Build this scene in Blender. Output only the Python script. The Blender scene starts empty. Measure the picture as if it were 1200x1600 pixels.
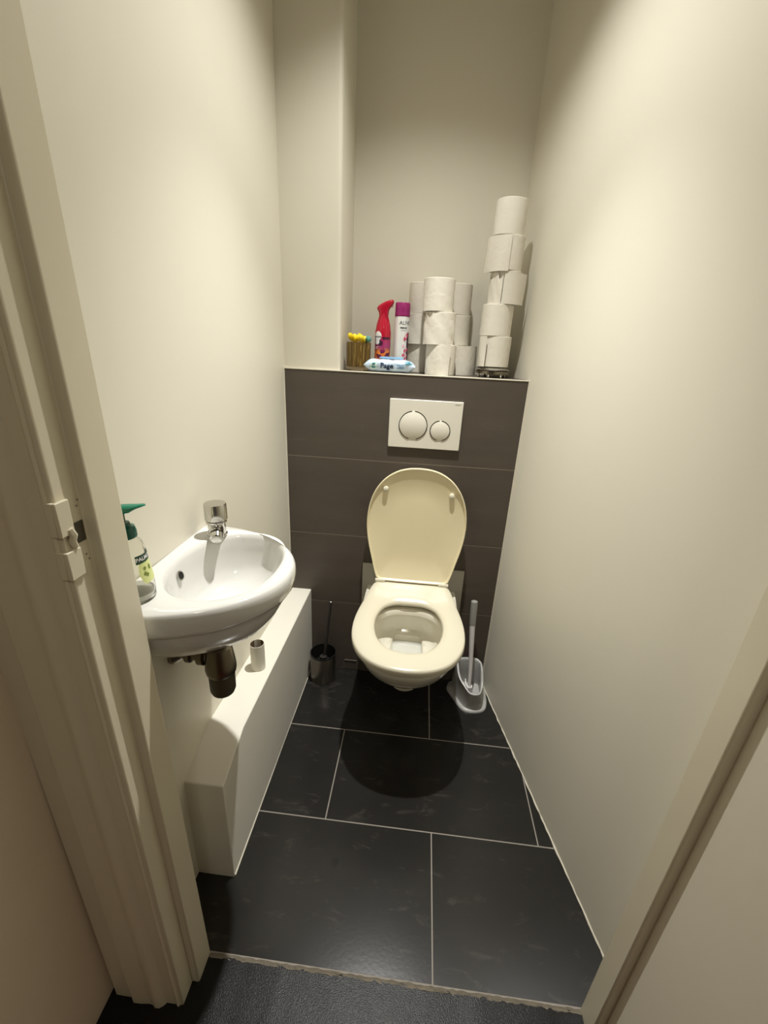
import bpy, bmesh, math, random
from mathutils import Vector, Matrix, Euler
random.seed(7)
C = bpy.context.scene.collection
PI = math.pi
S = bpy.context.scene

# ------------------------------------------------------------------ materials
def lin(c):
    out = []
    for v in c:
        v /= 255.0
        out.append(v/12.92 if v <= .04045 else ((v+.055)/1.055)**2.4)
    return (*out, 1)

def mat(name, col, rough=.5, metal=0., spec=.5, bump=0., bscale=60., var=0., vscale=8., trans=0., ior=1.45, coat=0., stretch=(1,1,1), sss=0.):
    m = bpy.data.materials.new(name); m.use_nodes = True
    nt = m.node_tree; b = nt.nodes['Principled BSDF']
    b.inputs['Base Color'].default_value = lin(col)
    b.inputs['Roughness'].default_value = rough
    b.inputs['Metallic'].default_value = metal
    b.inputs['Specular IOR Level'].default_value = spec
    b.inputs['Transmission Weight'].default_value = trans
    b.inputs['IOR'].default_value = ior
    b.inputs['Coat Weight'].default_value = coat
    b.inputs['Coat Roughness'].default_value = .05
    if sss:
        b.inputs['Subsurface Weight'].default_value = sss
        b.inputs['Subsurface Radius'].default_value = (.01, .008, .006)
    tc = nt.nodes.new('ShaderNodeTexCoord'); mp = nt.nodes.new('ShaderNodeMapping')
    mp.inputs['Scale'].default_value = stretch
    nt.links.new(tc.outputs['Object'], mp.inputs['Vector'])
    n = nt.nodes.new('ShaderNodeTexNoise'); n.inputs['Scale'].default_value = vscale; n.inputs['Detail'].default_value = 5
    nt.links.new(mp.outputs[0], n.inputs['Vector'])
    # gentle tone variation that belongs to the material itself
    mx = nt.nodes.new('ShaderNodeMix'); mx.data_type = 'RGBA'
    c = lin(col)
    mx.inputs[6].default_value = tuple(max(0, x*(1-var)) for x in c[:3])+(1,)
    mx.inputs[7].default_value = tuple(min(1, x*(1+var)) for x in c[:3])+(1,)
    nt.links.new(n.outputs['Fac'], mx.inputs[0]); nt.links.new(mx.outputs[2], b.inputs['Base Color'])
    if bump:
        n2 = nt.nodes.new('ShaderNodeTexNoise'); n2.inputs['Scale'].default_value = bscale; n2.inputs['Detail'].default_value = 3
        nt.links.new(tc.outputs['Object'], n2.inputs['Vector'])
        bp = nt.nodes.new('ShaderNodeBump'); bp.inputs['Strength'].default_value = bump; bp.inputs['Distance'].default_value = .002
        nt.links.new(n2.outputs['Fac'], bp.inputs['Height']); nt.links.new(bp.outputs['Normal'], b.inputs['Normal'])
    return m

def tile_mat(name, col, rough, spots=None, stretch=(1, 1, 1), flecks=False):
    """dark ceramic with pale smoky streaks and scuffs, and optional round stains at fixed places"""
    m = mat(name, col, rough, spec=.20 if flecks else .5, bump=.30 if flecks else .035, bscale=420 if flecks else 120, var=.22, vscale=5, stretch=stretch)
    nt = m.node_tree; b = nt.nodes['Principled BSDF']
    src = b.inputs['Base Color'].links[0].from_socket
    tc = nt.nodes['Texture Coordinate']
    mp = nt.nodes.new('ShaderNodeMapping'); mp.inputs['Scale'].default_value = (stretch[0]*1.0, stretch[1]*1.0, stretch[2]*1.0)
    nt.links.new(tc.outputs['Object'], mp.inputs['Vector'])
    n = nt.nodes.new('ShaderNodeTexNoise'); n.inputs['Scale'].default_value = 9; n.inputs['Detail'].default_value = 9; n.inputs['Roughness'].default_value = .72
    n.inputs['Distortion'].default_value = .6
    if flecks: n.inputs['Scale'].default_value = 130; n.inputs['Detail'].default_value = 4; n.inputs['Distortion'].default_value = 0
    nt.links.new(mp.outputs[0], n.inputs['Vector'])
    r = nt.nodes.new('ShaderNodeValToRGB'); r.color_ramp.elements[0].position = .66 if flecks else .57; r.color_ramp.elements[1].position = .80
    r.color_ramp.elements[1].color = (.35, .35, .35, 1)
    nt.links.new(n.outputs['Fac'], r.inputs['Fac'])
    mx = nt.nodes.new('ShaderNodeMix'); mx.data_type = 'RGBA'
    nt.links.new(r.outputs['Color'], mx.inputs[0]); nt.links.new(src, mx.inputs[6]); mx.inputs[7].default_value = lin((112, 106, 100))
    out = mx.outputs[2]
    for (x, y, z, rad) in (spots or []):
        vm = nt.nodes.new('ShaderNodeVectorMath'); vm.operation = 'DISTANCE'
        nt.links.new(tc.outputs['Object'], vm.inputs[0]); vm.inputs[1].default_value = (x, y, z)
        lt = nt.nodes.new('ShaderNodeMapRange'); lt.inputs[1].default_value = rad*.6; lt.inputs[2].default_value = rad*1.2
        lt.inputs[3].default_value = .75; lt.inputs[4].default_value = 0
        nt.links.new(vm.outputs['Value'], lt.inputs[0])
        m2 = nt.nodes.new('ShaderNodeMix'); m2.data_type = 'RGBA'
        nt.links.new(lt.outputs[0], m2.inputs[0]); nt.links.new(out, m2.inputs[6]); m2.inputs[7].default_value = lin((22, 21, 22))
        out = m2.outputs[2]
    nt.links.new(out, b.inputs['Base Color'])
    return m

M = {}
M['wall'] = mat('wall_paint', (224, 219, 203), .42, spec=.35, bump=.05, bscale=35, var=.015, vscale=3)
M['ceil'] = mat('ceiling_paint', (228, 224, 210), .6, bump=.05)
M['frame'] = mat('frame_gloss_paint', (214, 206, 182), .35, bump=.10, bscale=30, var=.03, vscale=4)
M['hall'] = mat('hall_wall_paint', (222, 208, 186), .6, bump=.15, bscale=120, var=.03)
M['door'] = mat('door_paint', (222, 215, 196), .45, bump=.06, bscale=60, var=.015)
M['box'] = mat('boxing_paint', (228, 224, 212), .4, bump=.04, var=.015)
M['floor_tile'] = tile_mat('floor_tile', (34, 33, 31), .20, spots=[(-.155, -.748, 0, .011)], stretch=(1, 2.6, 1))
M['wall_tile'] = tile_mat('wall_tile', (84, 76, 68), .42, stretch=(.7, 1, 3.2))
M['grout'] = mat('grout', (150, 143, 134), .9, bump=.3, bscale=200)
M['wgrout'] = mat('wall_grout', (142, 134, 122), .9)
M['caulk'] = mat('sealant', (215, 209, 192), .6, var=.05, vscale=30, bump=.2)
M['cement'] = mat('cement_joint', (118, 110, 96), .95, bump=.8, bscale=160, var=.3, vscale=60)
M['slab'] = tile_mat('bluestone', (26, 26, 25), .27, flecks=True)
M['wood'] = mat('hall_floor_wood', (88, 44, 30), .5, var=.4, vscale=20, stretch=(1, 8, 1))
M['ceramic'] = mat('white_ceramic', (210, 209, 204), .12, spec=.5, coat=.5, var=.005)
M['bowl'] = mat('toilet_ceramic', (226, 221, 205), .12, spec=.5, coat=.4, var=.005)
M['seat'] = mat('cream_plastic', (211, 205, 184), .2, spec=.5, var=.005)
M['lid'] = mat('aged_cream_plastic', (232, 220, 184), .25, spec=.5, var=.005)
M['pad'] = mat('grey_foam', (188, 184, 172), .7, var=.03)
M['chrome'] = mat('chrome', (205, 203, 198), .12, metal=1)
M['brushed'] = mat('brushed_steel', (150, 144, 134), .32, metal=1, var=.08, vscale=40, stretch=(1, 1, .1))
M['darkchrome'] = mat('tarnished_chrome', (128, 120, 104), .28, metal=1, var=.15, vscale=15)
M['darkplastic'] = mat('dark_brown_plastic', (70, 64, 50), .4)
M['black'] = mat('black_plastic', (22, 21, 20), .5)
M['darkhole'] = mat('drain_dark', (20, 18, 15), .6)
M['handle'] = mat('dark_handle', (66, 62, 58), .35, metal=.4)
M['white'] = mat('white_plastic', (232, 229, 220), .3)
M['plate'] = mat('white_plate_plastic', (226, 222, 208), .3)
M['ringmetal'] = mat('chrome_ring', (150, 142, 124), .2, metal=1)
M['printgrey'] = mat('grey_print', (110, 104, 94), .6)
M['grip'] = mat('grey_grip', (146, 145, 140), .45)
M['whitestick'] = mat('white_stick', (214, 210, 208), .35)
M['frost'] = mat('frosted_white_plastic', (174, 174, 170), .35, sss=.1)
M['paper'] = mat('tissue_paper', (224, 219, 206), .95, spec=.1, bump=.5, bscale=75, var=.02, vscale=20, sss=.05)
M['cardboard'] = mat('cardboard', (160, 130, 92), .9, var=.08, vscale=40)
M['tubepaper'] = mat('pale_cardboard', (222, 217, 203), .7, var=.05, vscale=25, bump=.2, bscale=60)
M['tubein'] = mat('brown_cardboard', (112, 92, 64), .9)
M['red'] = mat('red_plastic', (178, 8, 44), .3, coat=.3)
M['purple'] = mat('magenta_cap', (150, 40, 104), .35)
M['canwhite'] = mat('can_white', (222, 222, 218), .3, metal=.15)
M['ink'] = mat('dark_ink', (40, 42, 58), .5)
M['navy'] = mat('navy_ink', (24, 48, 84), .5)
M['pink'] = mat('pink_print', (196, 78, 108), .5, var=.35, vscale=120)
M['palepink'] = mat('pale_pink_print', (226, 176, 186), .5)
M['badge'] = mat('badge_white', (232, 228, 228), .4)
M['darkband'] = mat('dark_plum', (58, 18, 50), .4)
M['wipes'] = mat('pale_blue_film', (196, 214, 232), .28, var=.05, vscale=30, bump=.35, bscale=40)
M['wipesteal'] = mat('teal_print', (64, 132, 150), .4, var=.2, vscale=90)
M['wipesblue'] = mat('mid_blue_print', (112, 160, 196), .4)
M['wipesmint'] = mat('mint_print', (206, 228, 218), .4)
M['yellow'] = mat('yellow_plastic', (244, 214, 40), .4, var=.1, vscale=200)
M['teal'] = mat('teal_plastic', (92, 150, 140), .4)
M['stick'] = mat('pale_stick', (226, 206, 140), .5)
M['smoke'] = mat('smoky_glass', (205, 190, 160), .05, trans=1., ior=1.12)
M['green'] = mat('dark_green_plastic', (0, 78, 62), .22, coat=.3)
M['greenmid'] = mat('green_plastic', (10, 112, 84), .2, coat=.3)
M['clear'] = mat('clear_plastic', (250, 250, 246), .04, trans=1., ior=1.18)
M['soaplabel'] = mat('label_lime', (214, 222, 150), .4, var=.12, vscale=60)
M['labelgreen'] = mat('label_dark_green', (28, 66, 48), .4)
M['soap'] = mat('soap_liquid', (232, 232, 224), .1, trans=.7, ior=1.2)
M['olive'] = mat('olive_print', (120, 134, 60), .5)
M['gapshade'] = mat('gap_shade_brown', (60, 44, 26), .95, var=.4, vscale=80)  # dark brown that paints in the shade of the gap under the architrave
m = bpy.data.materials.new('lamp_lens'); m.use_nodes = True
pb = m.node_tree.nodes['Principled BSDF']; pb.inputs['Emission Color'].default_value = (1, .85, .6, 1); pb.inputs['Emission Strength'].default_value = 4
M['lens'] = m
m = mat('water', (235, 240, 238), .02, trans=1., ior=1.33); m.node_tree.nodes['Principled BSDF'].inputs['Transmission Weight'].default_value = 0; m.node_tree.nodes['Principled BSDF'].inputs['Alpha'].default_value = .22; M['water'] = m

# spray-bottle print: plum to pink with orange blossoms low down, by height on the bottle
def print_mat():
    m = mat('berry_print', (168, 36, 84), .3, coat=.3)
    nt = m.node_tree; b = nt.nodes['Principled BSDF']; tc = nt.nodes['Texture Coordinate']
    sx = nt.nodes.new('ShaderNodeSeparateXYZ'); nt.links.new(tc.outputs['Object'], sx.inputs[0])
    r = nt.nodes.new('ShaderNodeValToRGB'); mr = nt.nodes.new('ShaderNodeMapRange')
    mr.inputs[1].default_value = 0; mr.inputs[2].default_value = .13
    nt.links.new(sx.outputs['Z'], mr.inputs[0]); nt.links.new(mr.outputs[0], r.inputs['Fac'])
    e = r.color_ramp.elements; e[0].color = lin((92, 20, 48)); e[1].color = lin((186, 24, 66))
    x = e.new(.45); x.color = lin((96, 24, 62)); x = e.new(.62); x.color = lin((158, 52, 104))
    v = nt.nodes.new('ShaderNodeTexVoronoi'); v.inputs['Scale'].default_value = 70
    nt.links.new(tc.outputs['Object'], v.inputs['Vector'])
    hsv = nt.nodes.new('ShaderNodeValToRGB'); nt.links.new(v.outputs['Color'], hsv.inputs['Fac'])
    q = hsv.color_ramp.elements; q[0].color = lin((190, 40, 60)); q[1].color = lin((240, 150, 50))
    g = nt.nodes.new('ShaderNodeMapRange'); g.inputs[1].default_value = .078; g.inputs[2].default_value = .062
    nt.links.new(sx.outputs['Z'], g.inputs[0])
    th = nt.nodes.new('ShaderNodeMath'); th.operation = 'GREATER_THAN'; th.inputs[1].default_value = .35
    sep = nt.nodes.new('ShaderNodeSeparateColor'); nt.links.new(v.outputs['Color'], sep.inputs[0]); nt.links.new(sep.outputs[1], th.inputs[0])
    mu = nt.nodes.new('ShaderNodeMath'); mu.operation = 'MULTIPLY'; nt.links.new(g.outputs[0], mu.inputs[0]); nt.links.new(th.outputs[0], mu.inputs[1])
    mx = nt.nodes.new('ShaderNodeMix'); mx.data_type = 'RGBA'
    nt.links.new(mu.outputs[0], mx.inputs[0]); nt.links.new(r.outputs['Color'], mx.inputs[6]); nt.links.new(hsv.outputs['Color'], mx.inputs[7])
    nt.links.new(mx.outputs[2], b.inputs['Base Color'])
    return m
M['berry'] = print_mat()

# ------------------------------------------------------------------ mesh helpers
class G:
    """collects shapes; build() links them as one mesh object"""
    def __init__(s): s.v = []; s.f = []; s.mi = []
    def add(s, verts, faces, k=0, T=None):
        o = len(s.v)
        for p in verts:
            p = Vector(p); s.v.append(T @ p if T else p)
        for f in faces: s.f.append([i+o for i in f]); s.mi.append(k)
        return s
    def box(s, a, b, k=0, T=None):
        x0, y0, z0 = a; x1, y1, z1 = b
        v = [(x0,y0,z0),(x1,y0,z0),(x1,y1,z0),(x0,y1,z0),(x0,y0,z1),(x1,y0,z1),(x1,y1,z1),(x0,y1,z1)]
        return s.add(v, [(3,2,1,0),(4,5,6,7),(0,1,5,4),(1,2,6,5),(2,3,7,6),(3,0,4,7)], k, T)
    def loft(s, rings, cap0=True, cap1=True, k=0, T=None, wrap=False):
        n = len(rings[0]); v = [p for r in rings for p in r]; f = []
        R = len(rings)
        for i in range(R if wrap else R-1):
            a = i*n; b = ((i+1) % R)*n
            for j in range(n):
                f.append((a+j, a+(j+1) % n, b+(j+1) % n, b+j))
        if not wrap:
            if cap0: f.append(tuple(reversed(range(n))))
            if cap1: f.append(tuple(range((R-1)*n, R*n)))
        return s.add(v, f, k, T)
    def lathe(s, prof, n=40, k=0, T=None, cap0=True, cap1=True, wrap=False):
        rings = [[(r*math.cos(2*PI*j/n), r*math.sin(2*PI*j/n), z) for j in range(n)] for r, z in prof]
        return s.loft(rings, cap0, cap1, k, T, wrap)
    def tube(s, pts, r, n=12, k=0, T=None):
        pts = [Vector(p) for p in pts]; rs = r if isinstance(r, (list, tuple)) else [r]*len(pts)
        rings = []; up = Vector((0, 0, 1))
        for i, p in enumerate(pts):
            d = (pts[min(i+1, len(pts)-1)]-pts[max(i-1, 0)]).normalized()
            u = up if abs(d.z) < .9 else Vector((1, 0, 0))
            a = d.cross(u).normalized(); b = a.cross(d)
            rings.append([p+(a*math.cos(2*PI*j/n)+b*math.sin(2*PI*j/n))*rs[i] for j in range(n)])
        return s.loft(rings, True, True, k, T)
    def prism(s, poly, z0, z1, k=0, T=None):
        return s.loft([[(x, y, z0) for x, y in poly], [(x, y, z1) for x, y in poly]], True, True, k, T)
    def build(s, name, mats, parent=None, smooth=35, bevel=0., seg=2, loc=None):
        me = bpy.data.meshes.new(name); me.from_pydata([tuple(p) for p in s.v], [], s.f)
        mats = mats if isinstance(mats, list) else [mats]
        for q in mats: me.materials.append(q)
        for p, k in zip(me.polygons, s.mi): p.material_index = k
        bm = bmesh.new(); bm.from_mesh(me)
        bmesh.ops.recalc_face_normals(bm, faces=bm.faces)
        a = math.radians(smooth)
        for f in bm.faces: f.smooth = smooth > 0
        for e in bm.edges:
            if len(e.link_faces) == 2 and e.calc_face_angle(0) > a: e.smooth = False
        bm.to_mesh(me); bm.free()
        o = bpy.data.objects.new(name, me); C.objects.link(o)
        if parent: o.parent = parent
        if loc: o.location = loc
        if bevel:
            b = o.modifiers.new('bevel', 'BEVEL'); b.width = bevel; b.segments = seg; b.limit_method = 'ANGLE'; b.angle_limit = math.radians(40)
            b.harden_normals = False
        return o

def tag(o, label, cat, group=None, kind=None):
    o['label'] = label; o['category'] = cat
    if group: o['group'] = group
    if kind: o['kind'] = kind
    return o
def thing(name, label, cat, loc=(0,0,0), rz=0., group=None):
    o = bpy.data.objects.new(name, None); C.objects.link(o); o.location = loc; o.rotation_euler = (0, 0, rz)
    o.empty_display_size = .05
    return tag(o, label, cat, group)
def struct(o, label, cat):
    return tag(o, label, cat, kind='structure')
def T(loc=(0,0,0), rot=(0,0,0)): return Matrix.Translation(loc) @ Euler(rot).to_matrix().to_4x4()
def align(p0, p1):
    """matrix taking +Z from p0 towards p1"""
    d = (Vector(p1)-Vector(p0)).normalized()
    return Matrix.Translation(p0) @ d.to_track_quat('Z', 'Y').to_matrix().to_4x4()

def text_geo(body, size, bold=.0):
    cu = bpy.data.curves.new('t', 'FONT'); cu.body = body; cu.size = size; cu.align_x = 'CENTER'; cu.align_y = 'CENTER'; cu.offset = bold
    cu.resolution_u = 3
    o = bpy.data.objects.new('t', cu); C.objects.link(o)
    dg = bpy.context.evaluated_depsgraph_get(); me = bpy.data.meshes.new_from_object(o.evaluated_get(dg))
    v = [tuple(p.co) for p in me.vertices]; f = [tuple(p.vertices) for p in me.polygons]
    bpy.data.objects.remove(o); bpy.data.curves.remove(cu); bpy.data.meshes.remove(me)
    return v, f
def catmull(pts, n):
    out = []; P = [Vector(p) for p in pts]; P = [P[0]*2-P[1]]+P+[P[-1]*2-P[-2]]
    for i in range(1, len(P)-2):
        for j in range(n):
            t = j/n; a, b, c, d = P[i-1:i+3]
            out.append(.5*((2*b)+(c-a)*t+(2*a-5*b+4*c-d)*t*t+(3*b-a-3*c+d)*t**3))
    out.append(P[-2]); return out
def radial(poly, c, n):
    """resample a closed star-shaped 2D outline at n even angles round c"""
    out = []
    for j in range(n):
        a = 2*PI*j/n; dx, dy = math.cos(a), math.sin(a); best = None
        for i in range(len(poly)):
            x1, y1 = poly[i][0]-c[0], poly[i][1]-c[1]; x2, y2 = poly[(i+1) % len(poly)][0]-c[0], poly[(i+1) % len(poly)][1]-c[1]
            ex, ey = x2-x1, y2-y1; den = dx*ey-dy*ex
            if abs(den) < 1e-12: continue
            t = (x1*ey-y1*ex)/den; u = (x1*dy-y1*dx)/den
            if t > 0 and -1e-9 <= u <= 1+1e-9 and (best is None or t > best): best = t
        out.append((c[0]+dx*best, c[1]+dy*best))
    return out
def sup(c, a, b, e, n):
    out = []
    for j in range(n):
        t = 2*PI*j/n; ct, st = math.cos(t), math.sin(t)
        r = (abs(ct/a)**e+abs(st/b)**e)**(-1/e); out.append((c[0]+r*ct, c[1]+r*st))
    return out
def rrect(hx, hy, r, n=5, c=(0, 0)):
    out = []
    for sx, sy, a0 in ((1, 1, 0), (-1, 1, 90), (-1, -1, 180), (1, -1, 270)):
        for j in range(n+1):
            a = math.radians(a0+90*j/n); out.append((c[0]+sx*(hx-r)+r*math.cos(a), c[1]+sy*(hy-r)+r*math.sin(a)))
    return out

# ------------------------------------------------------------------ setting
LEDGE = 1.2334; H = 2.46; YB = .235; THR = -.964
lx = lambda y: -.487+.021*y
rx = lambda y: .3266-.212*y
# floor: running-bond 62 x 32 tiles over a grout bed
g = G(); g.box((-.66, THR, -.06), (.62, .3, -.0004), 1)
rows = [(0.012, -.3144, .104), (-.3144, -.6374, -.205), (-.6374, THR+.003, .108)]
gw = .0017
for (ya, yb, xs) in rows:
    k0 = -2
    for k in range(-2, 3):
        a = xs+.619*k; b = a+.619
        a = max(a, -.64); b = min(b, .60)
        if b-a < .02: continue
        g.box((a+gw, yb+gw, -.02), (b-gw, ya-gw, 0), 0)
struct(g.build('floor', [M['floor_tile'], M['grout']], bevel=0, smooth=0), 'black rectangular floor tiles laid in staggered rows with pale joints', 'floor')
# hall floor
g = G(); g.box((-1.4, -2.9, -.25), (.9, -1.103, -.125))
struct(g.build('floor_hall', M['wood'], smooth=0), 'red-brown wooden hall floor beyond the stone doorsill', 'floor')
# threshold
g = G()
rings = []
N = 60
for (yy, zz) in ((-.968, -.13), (-.968, .006), (-.972, .012), (-1.098, .012), (-1.105, .004), (-1.105, -.13)):
    rings.append([(-.62+1.2*i/N, yy+random.uniform(-.0012, .0012), zz+random.uniform(-.0008, .0008)) for i in range(N+1)])
v = [p for r in rings for p in r]; f = []
for i in range(len(rings)-1):
    for j in range(N): f.append((i*(N+1)+j, i*(N+1)+j+1, (i+1)*(N+1)+j+1, (i+1)*(N+1)+j))
g.add(v, f)
struct(g.build('doorsill', M['slab']), 'rough dark stone doorsill across the doorway', 'doorsill')
g = G()
rings = []
for (dy, zz) in ((.0022, -.02), (.0022, .0035), (-.0008, .0075), (-.006, .0128), (-.009, .0122), (-.009, -.02)):
    rings.append([(-.45+.95*i/120, -.966+dy+random.uniform(-.0014, .0014), zz+random.uniform(-.0009, .0009)) for i in range(121)])
v = [p for r in rings for p in r]; f = []
for i in range(len(rings)-1):
    for j in range(120): f.append((i*121+j, i*121+j+1, (i+1)*121+j+1, (i+1)*121+j))
g.add(v, f)
struct(g.build('trim_sill_joint', M['cement']), 'crumbling cement joint along the stone doorsill', 'trim')

# side walls
def slab(name, p, q, thick, z0, z1, m, label):
    (xa, ya), (xb, yb) = p, q; dx, dy = xb-xa, yb-ya; L = math.hypot(dx, dy); nx, ny = -dy/L*thick, dx/L*thick
    g = G(); g.prism([(xa, ya), (xb, yb), (xb+nx, yb+ny), (xa+nx, ya+ny)], z0, z1)
    return struct(g.build(name, m, smooth=0), label, 'wall')
slab('wall_left', (lx(.4), .4), (lx(-.967), -.967), -.1, -.05, H, M['wall'], 'plain cream wall behind the small washbasin')
slab('wall_right', (rx(-.965), -.965), (rx(.4), .4), -.1, -.05, H, M['wall'], 'plain cream wall on the side without a basin')
g = G(); g.box((-.6, YB, LEDGE-.03), (.5, YB+.1, H))
struct(g.build('wall_back', M['wall'], smooth=0), 'cream back wall of the niche above the ledge', 'wall')
# duct column, rounded arris
cx0, cx1 = -.60, -.297; r = .012
poly = [(cx0, .006), ] + [(cx1-r+r*math.sin(a), .006+r-r*math.cos(a)) for a in [PI/2*i/6 for i in range(7)]] + [(cx1, YB+.05), (cx0, YB+.05)]
g = G(); g.prism(poly, LEDGE-.03, H)
struct(g.build('wall_column', M['wall']), 'cream boxed duct column rising from the tiled ledge', 'wall')
# tiled cistern wall
g = G(); g.box((-.6, .0005, -.03), (.5, .28, LEDGE-.012), 1)
zs = [-.01, .3334, .6334, .9334, LEDGE-.003]
for i in range(4):
    for (xa, xb) in ((-.58, .46),):
        g.box((xa, 0, zs[i]+.0015), (xb, .008, zs[i+1]-.0015), 0)
g.box((-.58, .010, LEDGE-.012), (.46, YB+.02, LEDGE), 0)
o = g.build('wall_tiled', [M['wall_tile'], M['wgrout']], smooth=0)
struct(o, 'low wall clad in wide dark grey tiles behind the toilet', 'wall')
g = G(); g.box((-.495, -.002, LEDGE-.0035), (.335, .0095, LEDGE+.0005))
struct(g.build('trim_ledge', M['caulk'], bevel=.001), 'pale edging strip along the top of the tiled ledge', 'trim')
# ceiling
g = G(); g.box((-.8, -1.0, H), (.7, .45, H+.1))
struct(g.build('ceiling', M['ceil'], smooth=0), 'flat cream ceiling over the toilet cubicle', 'ceiling')
# sealant lines
def bead(name, pts, r, label):
    g = G(); g.tube(pts, r, 8); return struct(g.build(name, M['caulk']), label, 'trim')
bead('trim_sealant', [(rx(y)-.0005, y, z) for y, z in ((-.001, LEDGE), (-.001, .6), (-.001, .003))], .0035, 'pale sealant line where dark tiles meet the plain wall')
g = G()
pts = []
for i in range(60):
    y = -.02-.93*i/59; pts.append((rx(y)+random.uniform(-.0012, .001), y, .001+random.uniform(-.001, .002)))
g.tube(pts, [.0022+random.uniform(0, .0016) for _ in pts], 6)
struct(g.build('trim_right', M['caulk']), 'chipped pale sealant along the floor under the plain wall', 'trim')
bead('trim_column_joint', [(-.4875, -.001, LEDGE), (-.4865, -.001, .40)], .003, 'pale sealant line between tiles and the basin wall')

# pipe boxing along left wall with sloped front end
bx = -.4045; zt = .383
g = G()
prof = [(0.002, -.02), (0.002, zt), (-.685, zt), (-.812, .334), (-.812, -.02)]
f = []
v = [(-.62, y, z) for y, z in prof]+[(bx-.0035*(y < -.1), y, z) for y, z in prof]
n = len(prof)
f.append(tuple(range(n))); f.append(tuple(range(2*n-1, n-1, -1)))
for i in range(n): f.append((i, (i+1) % n, n+(i+1) % n, n+i))
g.add(v, f)
struct(g.build('wall_boxing', M['box'], bevel=.003, smooth=30), 'low cream pipe boxing with a sloped end below the washbasin', 'boxing')
bead('trim_left', [(bx-.0005, -.003, .001), (bx-.0035, -.4, .001), (bx-.0035, -.808, .001)], .0028, 'pale sealant line along the foot of the pipe boxing')

# door frame, flaring a little with height
def lean_prism(g, poly, z0, z1, s, k=0):
    g.loft([[(x+s*z0, y, z0) for x, y in poly], [(x+s*z1, y, z1) for x, y in poly]], True, True, k)
SL = -.0175
g = G()
lean_prism(g, [(-.397, -.966), (-.56, -.966), (-.56, -1.054), (-.4145, -1.054), (-.4125, -1.052), (-.4125, -1.0165), (-.399, -1.0165), (-.397, -1.0145)], -.13, H, SL)
fr = g.build('trim_1', M['frame'], bevel=.0015)
struct(fr, 'cream-painted door post with rebate and painted-over lock striker', 'door frame')
# architrave with stepped moulding
g = G()
AR = [(-.4375, -1.04), (-.4375, -1.0515), (-.4405, -1.0535), (-.444, -1.052), (-.4455, -1.0490), (-.466, -1.0495), (-.471, -1.055), (-.478, -1.0595), (-.487, -1.060),
      (-.493, -1.0565), (-.500, -1.0555), (-.520, -1.0575), (-.535, -1.0575), (-.541, -1.053), (-.542, -1.04)]
lean_prism(g, [(x+.0185, y-.004) for x, y in AR], .005, H, SL)
struct(g.build('trim_2', M['frame']), 'moulded cream architrave round the hall side of the door post', 'architrave')
g = G()
pl = [(-.545, -1.060, -.12), (-.530, -1.062, .001), (-.520, -1.063, -.014), (-.487, -1.063, -.008), (-.479, -1.063, .010), (-.472, -1.063, -.12)]
g.loft([[p for p in pl], [(x, y+.012, z) for x, y, z in pl]])
struct(g.build('baseboard_hall', M['gapshade'], smooth=0), 'broken stub of skirting painted as the dark gap under the architrave', 'baseboard')  # the gap's darkness is put into this stub's colour
g = G()
pl = [(-.460, -1.0635, .010), (-.453, -1.0635, -.09), (-.445, -1.0635, -.09)]
g.loft([[p for p in pl], [(x, y+.012, z) for x, y, z in pl]])
struct(g.build('trim_3', M['frame'], smooth=0), 'pale splinter of broken wood at the foot of the architrave', 'trim')
# hall wall left of the frame
g = G(); g.box((-.60, -1.0405, -.13), (-.50, -.98, H))
struct(g.build('wall_hall', M['hall'], smooth=0), 'dim beige hall wall outside the doorway', 'wall')
g = G(); g.box((-.67, -1.9, -.13), (-.572, -1.019, H))
struct(g.build('wall_hall_side', M['hall'], smooth=0), 'dim beige side wall of the hall beside the architrave', 'wall')
# right post
SR = .0175
g = G()
lean_prism(g, [(.4225, -.966), (.60, -.966), (.60, -1.028), (.440, -1.028), (.440, -1.0125), (.4245, -1.0125), (.4225, -1.0105)], -.13, H, SR)
struct(g.build('trim_4', M['frame'], bevel=.0015), 'cream-painted door post on the hinge side of the doorway', 'door frame')
# door leaf, swung open into the hall
g = G(); lean_prism(g, [(.4385, -1.0145), (.4785, -1.0285), (.4985, -1.86), (.4585, -1.86)], .02, 2.05, SR)
dl = g.build('door_1', M['door'], bevel=.002)
struct(dl, 'plain cream door standing open towards the hall', 'door')
g = G(); lean_prism(g, [(-.62, -.966), (.66, -.966), (.66, -1.05), (-.62, -1.05)], 2.36, H+.1, 0)
struct(g.build('trim_5', M['frame'], smooth=0), 'cream door head across the top of the doorway', 'door frame')
# hall ceiling and far wall, out of view, closing the place the lamp light falls in
g = G(); g.box((-1.5, -2.95, H), (1.2, -1.0, H+.1))
struct(g.build('ceiling_hall', M['ceil'], smooth=0), 'plain hall ceiling outside the doorway', 'ceiling')

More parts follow.
